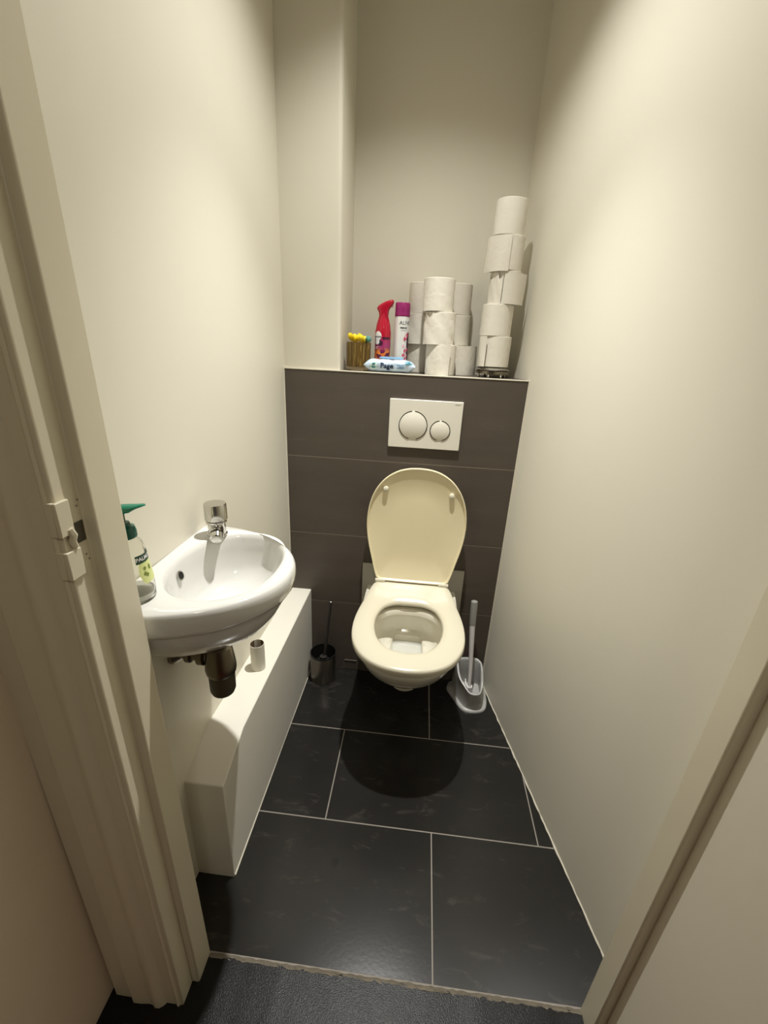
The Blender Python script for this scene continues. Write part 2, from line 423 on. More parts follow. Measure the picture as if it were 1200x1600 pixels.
# striker plate, painted over
t = thing('lock_striker', 'painted-over lock striker plate with a ragged hole on the door post', 'lock striker', (-.4313, -1.0545, 1.075))
g = G(); g.box((-.001, -.0045, .006), (.0042, .0165, .050)); g.box((-.011, -.0045, .006), (-.001, .0005, .050))
g.build('upper_plate', M['frame'], t, bevel=.0012)
g = G(); g.box((-.001, -.0045, -.052), (.0050, .0185, -.014)); g.box((-.011, -.0045, -.052), (-.001, .0005, -.014))
g.build('lower_plate', M['frame'], t, bevel=.0012)
g = G()
g.tube([(.003, .009, .014), (.004, .012, .004), (.003, .010, -.003), (.004, .012, -.012)], [.0042, .0050, .0045, .0035], 8)
g.build('paint_lump', M['frame'], t)
g = G(); g.box((-.0006, .0145, -.011), (.0010, .034, .016)); g.build('bolt_hole', M['darkplastic'], t)
for (y, z) in ((.030, .036), (.033, .043), (.029, -.030), (.032, -.038)):
    g = G(); g.lathe([(.0013, .0), (.0010, .0006)], 8, T=T((.0006, y, z), (0, PI/2, 0)))
    g.build('screw_mark', M['printgrey'], t)

# ------------------------------------------------------------------ toilet
TX = -.003
def egg(f, w, ym, wb, yb, z, ell=False, n1=14, n2=20, e=2.1):
    R = []
    for i in range(n1):
        s = i/n1
        if ell: R.append((wb+(w-wb)*math.sin(s*PI/2), yb+(ym-yb)*(1-math.cos(s*PI/2))))
        else: R.append((wb+(w-wb)*math.sin(s*PI/2)**.9, yb+(ym-yb)*s))
    for i in range(n2+1):
        a = PI/2*i/n2; R.append((w*math.cos(a)**(2/e), ym+(f-ym)*math.sin(a)**(2/e)))
    L = [(-x, y) for x, y in reversed(R[:-1])]
    return [(x, y, z) for x, y in R+L]
toilet = thing('toilet', 'cream wall-hung toilet with its lid raised against dark tiles', 'toilet', (TX, 0, 0))
g = G()
rings = []
#      f      w     ym    wb    z
for f_, w, ym, wb, z in ((-.250, .044, -.20, .060, .160), (-.272, .053, -.205, .066, .166), (-.278, .058, -.21, .070, .196), (-.284, .063, -.21, .074, .216), (-.295, .070, -.21, .080, .225),
                         (-.318, .084, -.22, .092, .236), (-.352, .108, -.235, .104, .258), (-.392, .130, -.25, .118, .290), (-.432, .149, -.262, .134, .330),
                         (-.465, .163, -.275, .150, .372), (-.485, .170, -.285, .163, .402), (-.493, .1735, -.288, .170, .418), (-.493, .1735, -.288, .1725, .427), (-.488, .169, -.288, .169, .431)):
    rings.append(egg(f_, w, ym, wb, -.001, z))
inner = [(-.462, .138, -.29, .02, -.150, .431), (-.456, .132, -.29, .02, -.155, .427), (-.455, .131, -.29, .02, -.156, .408), (-.462, .139, -.29, .02, -.140, .404),
         (-.462, .139, -.29, .02, -.130, .392), (-.447, .128, -.28, .02, -.118, .345), (-.42, .112, -.265, .02, -.112, .315), (-.37, .085, -.245, .02, -.125, .300),
         (-.33, .060, -.23, .05, -.128, .2955), (-.325, .057, -.225, .05, -.131, .290), (-.32, .0555, -.22, .05, -.134, .276), (-.31, .050, -.21, .045, -.15, .268)]
for f_, w, ym, wb, yb, z in inner: rings.append(egg(f_, w, ym, wb, yb, z, ell=True))
g.loft(rings)
g.build('bowl', M['bowl'], toilet, smooth=50)
g = G(); g.prism([(x, y) for x, y, z in egg(-.3195, .0550, -.22, .049, -.1345, 0, ell=True)], .280, .2815)
g.build('water', M['water'], toilet)
# seat ring
half = [(.0, -.056), (.085, -.056), (.128, -.060), (.143, -.080), (.154, -.115), (.168, -.17), (.179, -.235), (.1835, -.30), (.178, -.365), (.160, -.42), (.128, -.466), (.085, -.495), (.04, -.509), (0, -.5125)]
cm = catmull([(x, y, 0) for x, y in half], 5)
outl = [(p.x, p.y) for p in cm]+[(-p.x, p.y) for p in reversed(cm[1:-1])]
NS = 96; cc = (-.0, -.288)
OUT = radial(outl, cc, NS)
half_i = [(0, -.158), (.05, -.161), (.088, -.185), (.108, -.235), (.1125, -.285), (.106, -.335), (.088, -.38), (.055, -.414), (0, -.427)]
cm = catmull([(x, y, 0) for x, y in half_i], 5)
INN = radial([(p.x, p.y) for p in cm]+[(-p.x, p.y) for p in reversed(cm[1:-1])], cc, NS)
def mixr(a, b, t): return [(p[0]*(1-t)+q[0]*t, p[1]*(1-t)+q[1]*t) for p, q in zip(a, b)]
def zs_(pt, z):
    # the back of the seat rises to the hinges
    u = max(0, min(1, (pt[1]+.175)/.11)); return z+.022*u*u*(3-2*u)
g = G(); rings = []
for t_, z in ((.06, .4395), (.0, .444), (.0, .456), (.02, .4615), (.06, .4640), (.22, .4660), (.45, .4665), (.75, .4650), (.93, .4615), (1.0, .4560), (1.0, .447), (.92, .4395)):
    rings.append([(x, y, zs_((x, y), z)) for x, y in mixr(OUT, INN, t_)])
g.loft(rings, wrap=True)
g.build('seat', M['seat'], toilet, smooth=60)
for sx, yy in ((-1, -.40), (1, -.40), (-1, -.20), (1, -.20)):
    g = G(); xx = sx*(.135 if yy < -.3 else .152); g.box((xx-.008, yy-.014, .4295), (xx+.008, yy+.014, .4405)); g.build('seat_buffer', M['seat'], toilet, bevel=.002)
# lid, leaning back against the wall
hl = [(0, .004), (.07, .004), (.116, .005), (.1315, .009), (.143, .04), (.155, .09), (.169, .15), (.1775, .21), (.177, .265), (.167, .32), (.147, .365), (.117, .402), (.078, .428), (.038, .440), (0, .443)]
cm = catmull([(x, y, 0) for x, y in hl], 5)
LO = [(p.x, p.y) for p in cm]+[(-p.x, p.y) for p in reversed(cm[1:-1])]
LO = radial(LO, (0, .22), 96)
lidT = T((0, -.058, .4855), (math.radians(94), 0, 0))   # x, up the lid, out of its back
lidT = Matrix.Translation((0, -.058, .4855)) @ Matrix(((1, 0, 0, 0), (0, .045, 1, 0), (0, 1, -.045, 0), (0, 0, 0, 1)))
cl = (0, .22)
def sc(t_): return mixr(LO, [cl]*96, t_)
g = G(); rings = []
for t_, d in ((.30, .0125), (.10, .012), (.03, .009), (.0, .002), (.0, -.007), (.008, -.0098), (.018, -.0100), (.028, -.0085), (.036, -.002), (.046, -.0006), (.5, .0)):
    rings.append([(x, y, d) for x, y in sc(t_)])
g.loft(rings)
for i, p in enumerate(g.v): g.v[i] = lidT @ p
lid = g.build('lid', M['lid'], toilet, smooth=45)
for (x, u) in ((-.116, .362), (.117, .352)):
    g = G(); g.lathe([(.0095, 0), (.0095, -.008), (.008, -.0135), (.004, -.0155)], 20)
    q = lidT @ Matrix.Translation((x, u, .0))
    for i, p in enumerate(g.v): g.v[i] = q @ p
    b = g.build('bumper', M['seat'], lid)
for sx in (-1, 1):
    g = G(); g.tube([(sx*.100, -.064, .4905), (sx*.137, -.064, .4905)], .0085, 16)
    g.box((sx*.118-.014, -.068, .476), (sx*.118+.014, -.048, .489))
    g.build('hinge', M['seat'], toilet, bevel=.001)
g = G()
pad = [(-.194, .27), (.199, .27), (.199, .5245), (-.194, .5245)]
g.loft([[(x, -.0055, z) for x, z in pad], [(x, .0005, z) for x, z in pad]])
po = g.build('sound_pad', M['pad'], toilet, bevel=.001)
po['label'] = 'flat grey insulating pad between toilet and tiles'

# flush plate
fp = thing('flush_plate', 'white dual-button flush plate on the dark tiles above the toilet', 'flush plate', (0, 0, 1.0722))
g = G(); g.loft([[(x, .001, z) for x, z in rrect(.122, .081, .003)], [(x, -.007, z) for x, z in rrect(.123, .082, .003)], [(x, -.0095, z) for x, z in rrect(.121, .080, .003)]])
g.build('plate', M['plate'], fp, smooth=30)
for (x, z, r_) in ((-.040, -.0035, .0475), (.0525, -.0165, .0335)):
    g = G(); g.lathe([(r_, 0), (r_, .0012), (r_-.001, .0018), (.001, .0019)], 48, T=T((x, -.0094, z), (PI/2, 0, 0)))
    b = g.build('button', M['plate'], fp)
    g = G()
    for a0, a1 in ((97, 255), (-75, 86)):
        rr = []
        for j in range(25):
            a = math.radians(a0+(a1-a0)*j/24); ca, sa = math.cos(a), math.sin(a)
            rr.append([(x+(r_+d)*ca, -.0094-h, z+(r_+d)*sa) for d, h in ((-.0013, 0), (-.0013, .0022), (.0013, .0022), (.0013, 0))])
        g.loft(rr)
    g.build('chrome_ring', M['ringmetal'], b, smooth=0)
v, f_ = text_geo('GEBERIT', .0055)
g = G(); g.add([(x+.105, -.0098, y+.072) for x, y, z in v], f_); g.build('lettering', M['printgrey'], fp, smooth=0)

# small capped inspection frame low on the tiles
t = thing('pipe_cover', 'small thin metal frame at the foot of the dark tiles beside the toilet', 'pipe cover', (-.237, 0, .026))
g = G()
for a, b in (((-.030, -.003, -.022), (-.027, .001, .024)), ((-.030, -.003, .021), (.030, .001, .024)), ((.027, -.003, -.022), (.030, .001, .024))): g.box(a, b)
g.build('frame', M['printgrey'], t)
g = G(); g.box((-.027, -.001, -.022), (.027, .001, .021)); g.build('cover', M['wall_tile'], t)

# ------------------------------------------------------------------ washbasin
basin = thing('washbasin', 'small white wall-hung washbasin with one chrome tap', 'washbasin', (-.375, -.765, .90))
bc = (-.375, -.765)
def dshape(a, b, off=0., e=2.1, xc=-.5):
    yc = -.772; pts = []
    for i in range(49):
        t_ = -PI/2+PI*i/48; ct, st = math.cos(t_), math.sin(t_)
        pts.append((xc+a*abs(ct)**(2/e), yc+b*abs(st)**(2/e)*(1 if st > 0 else -1)))
    pts[0] = (xc, yc-b); pts[-1] = (xc, yc+b)
    # back edge follows the wall, just touching it
    return [(x, y) for x, y in pts]
NB = 96
def dr(a, b, z, e=2.1, xc=-.502):
    return [(x-bc[0], y-bc[1], z) for x, y in radial(dshape(a, b, e=e, xc=xc), bc, NB)]
def er(c, a, b, z, e=2.2):
    return [(x-bc[0], y-bc[1], z) for x, y in radial(sup(c, a, b, e, 120), bc, NB)]
g = G(); rings = [dr(.150, .075, -.138), dr(.184, .112, -.133), dr(.214, .147, -.114), dr(.232, .165, -.088), dr(.243, .176, -.065), dr(.247, .1795, -.050), dr(.249, .181, -.047), dr(.2585, .187, -.044), dr(.262, .189, -.038),
                  dr(.264, .190, -.022), dr(.263, .1895, -.010), dr(.260, .1875, -.003), dr(.256, .185, 0),
                  er((-.374, -.755), .107, .143, .0005), er((-.374, -.755), .102, .138, -.003), er((-.374, -.755), .098, .134, -.012), er((-.375, -.755), .094, .129, -.035),
                  er((-.378, -.753), .088, .120, -.068), er((-.384, -.752), .076, .100, -.096), er((-.392, -.752), .052, .066, -.111), er((-.396, -.752), .030, .032, -.115)]
g.loft(rings); g.build('bowl', M['ceramic'], basin, smooth=55)
# back deck tight to wall, drain, overflow
g = G(); g.lathe([(.021, 0), (.021, .002), (.018, .003), (.016, .001), (.004, .0005)], 28, T=T((-.402-bc[0], -.752-bc[1], -.1145)))
g.build('drain', M['chrome'], basin)
g = G(); g.lathe([(.010, 0), (.010, .0015), (.0075, .0018)], 24, T=Matrix.Translation((-.4655-bc[0], -.775-bc[1], -.030)) @ Euler((0, PI/2-.35, 0)).to_matrix().to_4x4(), cap1=False)
ov = g.build('overflow_ring', M['chrome'], basin)
g = G(); g.lathe([(.0078, .0002), (.0076, .0008)], 24, T=Matrix.Translation((-.4655-bc[0], -.775-bc[1], -.030)) @ Euler((0, PI/2-.35, 0)).to_matrix().to_4x4())
g.build('overflow_hole', M['darkhole'], ov)
# tap
tx, ty = -.452-bc[0], -.634-bc[1]
tap = G()
tap.lathe([(.022, 0), (.022, .003), (.0195, .005), (.0185, .026), (.0195, .029)], 32, T=T((tx, ty, .0)))
tapo = tap.build('tap', M['chrome'], basin)
g = G(); g.lathe([(.0195, .029), (.0222, .0305), (.0222, .0345), (.0195, .036)], 36, T=T((tx, ty, 0))); g.build('tap_collar', M['chrome'], tapo)
g = G(); g.lathe([(.0225, .0365), (.0242, .038), (.0240, .072), (.0228, .0745), (.012, .0752), (.003, .0753)], 40, T=T((tx, ty, 0))); kn = g.build('tap_knob', M['chrome'], tapo, smooth=30)
g = G(); sp = Vector((.40, -.91, 0)).normalized()
p0 = Vector((tx, ty, .017))
g.tube([p0, p0+sp*.022+Vector((0, 0, -.001)), p0+sp*.034+Vector((0, 0, -.004))], [.0145, .0150, .0150], 24)
so = g.build('tap_spout', M['chrome'], tapo)
g = G(); g.lathe([(.0148, .0), (.0148, .010), (.0128, .0125), (.011, .0115), (.003, .0112)], 28, T=align(p0+sp*.034+Vector((0, 0, -.004)), p0+sp*.045+Vector((0, 0, -.011)))); g.build('aerator', M['chrome'], so)
# trap under the basin
tr = thing('bottle_trap', 'tarnished metal bottle trap and waste pipe under the washbasin', 'waste trap', (-.400, -.778, .745))
g = G(); g.lathe([(.018, .012), (.018, -.03), (.022, -.032), (.022, -.042), (.026, -.044)], 28); g.build('tailpipe', M['darkchrome'], tr)
g = G(); g.lathe([(.022, -.03), (.026, -.034), (.0315, -.075), (.0325, -.088), (.031, -.098), (.0275, -.102)], 32); g.build('trap_body', M['darkchrome'], tr)
g = G(); g.lathe([(.0275, -.098), (.0270, -.145), (.024, -.153), (.014, -.157), (.003, -.158)], 32); g.build('trap_cup', M['darkplastic'], tr)
e = lx(-.77)+.400
g = G(); g.tube([(-.02, .0, -.062), (-.06, .004, -.062), (e+.002, .008, -.062)], .016, 20); g.build('waste_pipe', M['darkchrome'], tr)
g = G(); g.lathe([(.019, 0), (.023, .002), (.023, .014), (.019, .016)], 24, T=T((-.030, .002, -.062), (0, -PI/2, 0))); g.build('pipe_nut', M['darkchrome'], tr)
g = G(); g.lathe([(.019, 0), (.0225, .002), (.0225, .012), (.019, .014)], 24, T=T((-.060, .005, -.062), (0, -PI/2, 0))); g.build('pipe_nut', M['darkchrome'], tr)
g = G(); g.lathe([(.031, .002), (.030, -.004), (.022, -.012), (.018, -.013)], 28, T=T((e+.002, .008, -.062), (0, -PI/2, 0))); g.build('wall_rose', M['darkchrome'], tr)

# soap dispenser
soap = thing('soap_dispenser', 'clear pump bottle of hand soap with dark green pump on the washbasin corner', 'soap dispenser', (-.468, -.903, .9005), math.radians(20))
g = G()
prof = [(.003, .001), (.029, .001), (.0315, .004), (.032, .02), (.0312, .035), (.0285, .055), (.0262, .072), (.0248, .090), (.0225, .100), (.0165, .107), (.0125, .109), (.0125, .114)]
inn = [(max(r_-.0014, .002), max(z, .0025)) for r_, z in prof]
g.lathe(prof+list(reversed(inn)), 40); g.build('bottle', M['clear'], soap, smooth=60)
g = G(); g.lathe([(.002, .003), (.028, .003), (.0300, .006), (.0303, .014), (.002, .0142)], 40); g.build('soap', M['soap'], soap)
g = G(); g.lathe([(.0165, .1105), (.0178, .112), (.0175, .122), (.0155, .129), (.0105, .1315), (.0095, .136), (.006, .137)], 32); g.build('collar', M['green'], soap)
g = G(); g.tube([(0, 0, .130), (0, 0, .156)], .0045, 14); g.build('pump_stem', M['green'], soap)
g = G()
rings = []
for (u, w, z0, z1) in ((-.012, .006, .153, .1625), (-.010, .0095, .151, .1645), (.0, .0105, .150, .1655), (.012, .0095, .1515, .1655), (.022, .0065, .1570, .1650), (.033, .0045, .1610, .1650), (.036, .003, .162, .1642)):
    rings.append([(u, w*math.cos(a), (z0+z1)/2+(z1-z0)/2*math.sin(a)) for a in [2*PI*j/16 for j in range(16)]])
rings = [[(y+.0, x*1.0, z) for x, y, z in r_] for r_ in rings]
g.loft(rings, T=T((0, 0, 0), (0, 0, math.radians(-88)))); g.build('pump_head', M['greenmid'], soap)
g = G(); g.tube([(0, 0, .012), (0, 0, .115)], .002, 8); g.build('dip_tube', M['whitestick'], soap)
def rbot(z):
    for (r0, z0), (r1, z1) in zip(prof, prof[1:]):
        if z0 <= z <= z1 and z1 > z0: return r0+(r1-r0)*(z-z0)/(z1-z0)
    return .03
def patch(g, a0, a1, z0, z1, rf, off, na=12, nz=6, shape=None, k=0):
    v = []; f = []
    for i in range(nz+1):
        for j in range(na+1):
            s, t_ = j/na, i/nz
            z = z0+(z1-z0)*t_
            if shape: 
                ww = shape(t_); s = .5+(s-.5)*ww
            a = math.radians(a0+(a1-a0)*s); r_ = rf(z)+off
            v.append((r_*math.cos(a), r_*math.sin(a), z))
    for i in range(nz):
        for j in range(na): f.append((i*(na+1)+j, i*(na+1)+j+1, (i+1)*(na+1)+j+1, (i+1)*(na+1)+j))
    g.add(v, f, k)
def wraptext(g, body, size, ac, zc, rf, off, k=0, bold=0., slope=0.):
    v, f = text_geo(body, size, bold)
    out = []
    for x, y, z in v:
        zz = zc+y+slope*x; r_ = rf(zz)+off; a = math.radians(ac)+x/r_
        out.append((r_*math.cos(a), r_*math.sin(a), zz))
    g.add(out, f, k)
LA = -18   # label faces the doorway
g = G(); patch(g, LA-34, LA+58, .034, .080, rbot, .0006, 18, 8, shape=lambda t_: .35+.65*math.sin(PI*min(1, .12+t_*.8))**.6); lb = g.build('label', M['soaplabel'], soap)
g = G(); patch(g, LA-38, LA+60, .070, .084, rbot, .0009, 16, 3); lb2 = g.build('brand_band', M['labelgreen'], soap)
g = G(); wraptext(g, 'PALMOLIVE', .0092, LA+12, .077, rbot, .0013, bold=.0002); g.build('lettering', M['badge'], lb2, smooth=0)
g = G()
for i in range(5):
    a = random.uniform(-22, 8); z = random.uniform(.044, .060); patch(g, LA+a, LA+a+12, z, z+.007, rbot, .001, 5, 4, shape=lambda t_: math.sin(PI*min(.97, max(.03, t_))))
g.build('olive_print', M['olive'], lb)

# ------------------------------------------------------------------ toilet brushes
hold = thing('brush_holder', 'round brushed-steel brush pot in the corner beside the pipe boxing', 'brush holder', (-.342, -.062, 0))
g = G(); g.lathe([(.048, .0), (.052, .001), (.0525, .004), (.0525, .128), (.0515, .130), (.050, .128), (.050, .008), (.004, .007)], 48); g.build('pot', M['brushed'], hold)
g = G(); g.lathe([(.0500, .1305), (.053, .1305), (.0535, .127), (.0528, .1245), (.0500, .1245)], 48, wrap=True, cap0=False, cap1=False); g.build('rim', M['black'], hold)
g = G(); g.lathe([(.0495, .010), (.0495, .126)], 40, cap0=False, cap1=False); g.build('liner', M['black'], hold)
br = thing('toilet_brush', 'dark slim-handled toilet brush standing in the steel pot', 'toilet brush', (-.342, -.062, .009))
g = G(); g.tube([(0, .006, .06), (.012, .016, .20), (.0255, .026, .345)], [.0075, .0062, .0055], 16); g.build('handle', M['handle'], br)
g = G(); g.lathe([(.0045, 0), (.0045, .003), (.002, .0045)], 12, T=T((.0255, .026, .345), (.1, .1, 0))); g.build('end_cap', M['chrome'], br)
g = G(); g.lathe([(.012, .003), (.028, .006), (.032, .02), (.032, .06), (.028, .078), (.010, .082)], 24); g.build('bristles', M['black'], br)
g = G(); g.lathe([(.003, .095), (.014, .096), (.014, .099), (.003, .1)], 20); g.build('collar', M['handle'], br)

hold2 = thing('brush_holder', 'frosted white triangular brush caddy on the floor by the plain wall', 'brush holder', (.258, -.10, 0))
def polyring(pts, n=64):
    cm = []
    P3 = [Vector((x, y, z)) for x, y, z in pts]; L = len(P3)
    for i in range(L):
        a, b, c, d = P3[i-1], P3[i], P3[(i+1) % L], P3[(i+2) % L]
        for j in range(n//L):
            t_ = j/(n//L); cm.append(.5*((2*b)+(c-a)*t_+(2*a-5*b+4*c-d)*t_*t_+(3*b-a-3*c+d)*t_**3))
    return cm
def rel(p): return (p[0]-.258, p[1]+.10, p[2])
top = [(.207, -.055, .150), (.222, -.042, .152), (.275, -.036, .152), (.298, -.050, .148), (.304, -.078, .140), (.302, -.130, .112), (.292, -.163, .093), (.272, -.172, .090), (.250, -.167, .092), (.232, -.145, .102), (.212, -.112, .118), (.205, -.075, .140)]
base = [(.180, -.040, 0), (.200, -.014, 0), (.290, -.010, 0), (.326, -.024, 0), (.334, -.060, 0), (.333, -.115, 0), (.320, -.155, 0), (.285, -.172, 0), (.246, -.172, 0), (.222, -.152, 0), (.190, -.092, 0), (.177, -.062, 0)]
def lerp(A, B, t_, z=None): return [tuple(a[i]*(1-t_)+b[i]*t_ for i in range(3)) for a, b in zip(A, B)]
def shrink(A, d, dz=0):
    cx = sum(p[0] for p in A)/len(A); cy = sum(p[1] for p in A)/len(A)
    out = []
    for x, y, z in A:
        L = math.hypot(x-cx, y-cy); k_ = (L-d)/L; out.append((cx+(x-cx)*k_, cy+(y-cy)*k_, z+dz))
    return out
neck = lerp(base, top, .22); neck = shrink(neck, .012)
R0 = [shrink(base, .002), base, [(x, y, .006) for x, y, z in base], [(x, y, .010) for x, y, z in shrink(base, .004)], shrink(lerp(base, top, .12), .011), neck, shrink(lerp(base, top, .5), .005), lerp(base, top, .95), shrink(top, -.002, -.002), shrink(top, -.002, .001), shrink(top, .002, .003),
      shrink(top, .006, .001), shrink(top, .008, -.006), shrink(lerp(base, top, .55), .018), shrink(lerp(base, top, .2), .026)]
g = G(); g.loft([[rel(p) for p in polyring(r_)] for r_ in R0]); g.build('caddy', M['frost'], hold2, smooth=50)
br2 = thing('toilet_brush', 'white toilet brush with grey grip leaning in the frosted caddy', 'toilet brush', (.258, -.10, .02))
def rel2(p): return Vector((p[0]-.258, p[1]+.10, p[2]-.02))
A, B_, C_ = (.257, -.110, .075), (.2440, -.060, .330), (.2415, -.049, .425)
g = G(); g.tube([rel2(A), rel2((.2535, -.094, .16)), rel2((.2455, -.065, .30)), rel2(B_)], [.0065, .0078, .0105, .0112], 16); g.build('stem', M['whitestick'], br2)
g = G(); g.tube([rel2(B_), rel2((.243, -.056, .36)), rel2((.242, -.0505, .412)), rel2(C_), rel2((.2413, -.0487, .4275))], [.0122, .0130, .0130, .0122, .008], 18); g.build('grip', M['grip'], br2)
g = G(); g.tube([rel2((.256, -.108, .05)), rel2((.257, -.110, .076))], [.017, .012], 20); g.build('brush_head', M['whitestick'], br2)
g = G(); g.tube([rel2((.240, -.100, .100)), rel2((.241, -.118, .088)), rel2((.249, -.130, .082)), rel2((.256, -.124, .090))], .0022, 8); g.build('drip_ring', M['white'], br2)

# ------------------------------------------------------------------ empty tube on the boxing
tb = thing('cardboard_tube', 'empty pale cardboard roll tube standing on the low pipe boxing', 'cardboard tube', (-.449, -.468, zt))
g = G(); n = 40
g.lathe([(.0205, 0), (.0205, .088), (.0195, .0885), (.0195, 0)], n, wrap=True, cap0=False, cap1=False)
for i, p in enumerate(g.v):
    a = math.atan2(p.y, p.x); g.v[i] = Vector((p.x*(1+.02*math.sin(2*a+1)), p.y*(1+.02*math.sin(2*a+1)), p.z))
g.build('tube_wall', M['tubepaper'], tb)
g = G(); g.lathe([(.0193, .001), (.0193, .0875)], 32, cap0=False, cap1=False); g.build('lining', M['tubein'], tb)

# ------------------------------------------------------------------ toilet rolls
def roll(name, label, loc, flap=None, r_=.050, h=.0955, lean=(0, 0), group='toilet rolls stacked on the ledge', rz=0., lift=.006, sx=1.):
    t = thing(name, label, 'toilet roll', loc, rz, group)
    t.rotation_euler = (lean[0], lean[1], rz)
    g = G()
    ph = random.uniform(0, 6)
    prof = [(.0215, .002), (r_-.0012, .0), (r_, .0012), (r_+.0003, .25*h), (r_, .5*h), (r_+.0003, .75*h), (r_, h-.0012), (r_-.0012, h), (.0215, h-.001)]
    g.lathe(prof, 56, wrap=True, cap0=False, cap1=False)
    for i, p in enumerate(g.v):
        a = math.atan2(p.y, p.x); R_ = math.hypot(p.x, p.y)
        if R_ > .03:
            k_ = 1+.010*math.sin(2*a+ph)+.006*math.sin(5*a+ph*2+p.z*30); g.v[i] = Vector((p.x*k_*sx, p.y*k_, p.z))
    g.build('roll', M['paper'], t, smooth=32)
    g = G(); g.lathe([(.0215, .001), (.0215, h-.001), (.0200, h-.001), (.0200, .001)], 32, wrap=True, cap0=False, cap1=False); g.build('core', M['cardboard'], t)
    if flap:
        for (a0, a1, z0, z1, style) in flap:
            g = G(); na, nz = 24, 8; v = []; f = []
            for layer in (0, 1):
                for i in range(nz+1):
                    for j in range(na+1):
                        s = j/na; q_ = i/nz
                        zlo = z0*h; zhi = z1*h
                        if style == 'torn': zhi -= h*.22*(abs(math.sin(6.5*s+ph))*(1 if s < .3 or s > .75 else .12)); 
                        z = zlo+(zhi-zlo)*q_
                        a = math.radians(a0+(a1-a0)*s)
                        off = .0012+lift*(s**3)+.0012*math.sin(9*s+3*q_+ph)*(.3+s)+layer*.0006
                        if style == 'torn': off = .0012+.0016*abs(math.sin(7*s+4*q_+ph))+layer*.0006
                        R_ = r_+.0012+off
                        v.append((R_*math.cos(a)*sx, R_*math.sin(a), z))
            K = (nz+1)*(na+1)
            for i in range(nz):
                for j in range(na):
                    a_ = i*(na+1)+j; f.append((a_, a_+1, a_+na+2, a_+na+1)); f.append((K+a_, K+a_+na+1, K+a_+na+2, K+a_+1))
            for i in range(nz):
                for j in (0, na): a_ = i*(na+1)+j; f.append((a_, a_+na+1, K+a_+na+1, K+a_))
            for j in range(na):
                for i in (0, nz): a_ = i*(na+1)+j; f.append((a_, a_+1, K+a_+1, K+a_))
            g.add(v, f); g.build('loose_sheet', M['paper'], t, smooth=60)
    return t
Z0 = LEDGE+.0005
# front stack
roll('toilet_roll', 'white toilet roll at the bottom of the foremost three-roll stack', (.0345, .066, Z0), [(205, 300, .0, 1.0, 'flat')], r_=.0495)
roll('toilet_roll', 'white toilet roll with torn wrinkled sheet, middle of the foremost stack', (.0235, .066, Z0+.0965), [(195, 330, -.02, .97, 'torn')], r_=.0498)
roll('toilet_roll', 'white toilet roll on top of the foremost three-roll stack', (.0120, .066, Z0+.193), None, r_=.0500)
# back left stack
roll('toilet_roll', 'white toilet roll at the stack bottom behind the wet wipes and pale spray can', (-.033, .178, Z0), None, r_=.0505)
roll('toilet_roll', 'white toilet roll with crumpled torn sheet beside the pale spray can', (-.040, .178, Z0+.0965), [(190, 300, -.02, .96, 'torn')], r_=.0525)
roll('toilet_roll', 'white toilet roll topmost behind the foremost stack on the spray can side', (-.0375, .178, Z0+.193), None, r_=.0500)
# back right stack
roll('toilet_roll', 'white toilet roll at the bottom between the foremost stack and the chrome stand', (.1045, .150, Z0), [(255, 355, .0, 1.0, 'flat')], r_=.0485)
roll('toilet_roll', 'white toilet roll in the middle of the stack facing the leaning tower', (.081, .172, Z0+.0965), None, r_=.0505)
roll('toilet_roll', 'white toilet roll topmost of the short stack nearest the leaning tower', (.076, .172, Z0+.193), None, r_=.0500)
# tower on the chrome stand
TZ = Z0+.0345; st = .0945; TY = .085
tw = 'toilet rolls in the tall leaning tower'
roll('toilet_roll', 'white toilet roll lowest in the tall tower, resting on the chrome stand', (.2135, TY, TZ), [(150, 235, .0, 1.0, 'flat')], h=.0940, r_=.0500, group=tw, lift=.010)
roll('toilet_roll', 'white toilet roll second from the bottom of the tall tower', (.2075, TY, TZ+st), None, h=.0940, r_=.0500, group=tw)
roll('toilet_roll', 'white toilet roll with a split loose sheet in the middle of the tall tower', (.2205, TY, TZ+2*st), [(180, 252, .0, .96, 'torn'), (256, 345, .0, .93, 'flat')], h=.0940, r_=.0470, group=tw, lift=.012)
roll('toilet_roll', 'white toilet roll with overhanging flap, second from the top of the tower', (.2140, TY, TZ+3*st), [(272, 172, -.04, .99, 'flat')], h=.0940, r_=.0495, group=tw, lift=.012)
roll('toilet_roll', 'white toilet roll crowning the tall leaning tower by the plain wall', (.2090, TY, TZ+4*st), None, h=.0950, r_=.0475, group=tw, lean=(0, math.radians(1.5)))
sd = thing('roll_stand', 'low round chrome stand on short legs under the toilet roll tower', 'stand', (.2135, TY, Z0))
g = G(); g.lathe([(.004, .021), (.050, .021), (.057, .023), (.0585, .026), (.056, .029), (.045, .0325), (.004, .0338)], 48); g.build('dish', M['chrome'], sd)
g = G(); g.lathe([(.045, .012), (.055, .012), (.055, .0205), (.045, .0205)], 48, wrap=True, cap0=False, cap1=False); g.build('ring', M['darkchrome'], sd)
for a in (20, 110, 200, 250, 300):
    g = G(); x, y = .048*math.cos(math.radians(a)), .048*math.sin(math.radians(a)); g.lathe([(.0045, 0), (.0050, .002), (.0032, .005), (.0032, .0205)], 14, T=T((x, y, 0)))
    g.build('leg', M['chrome'], sd)

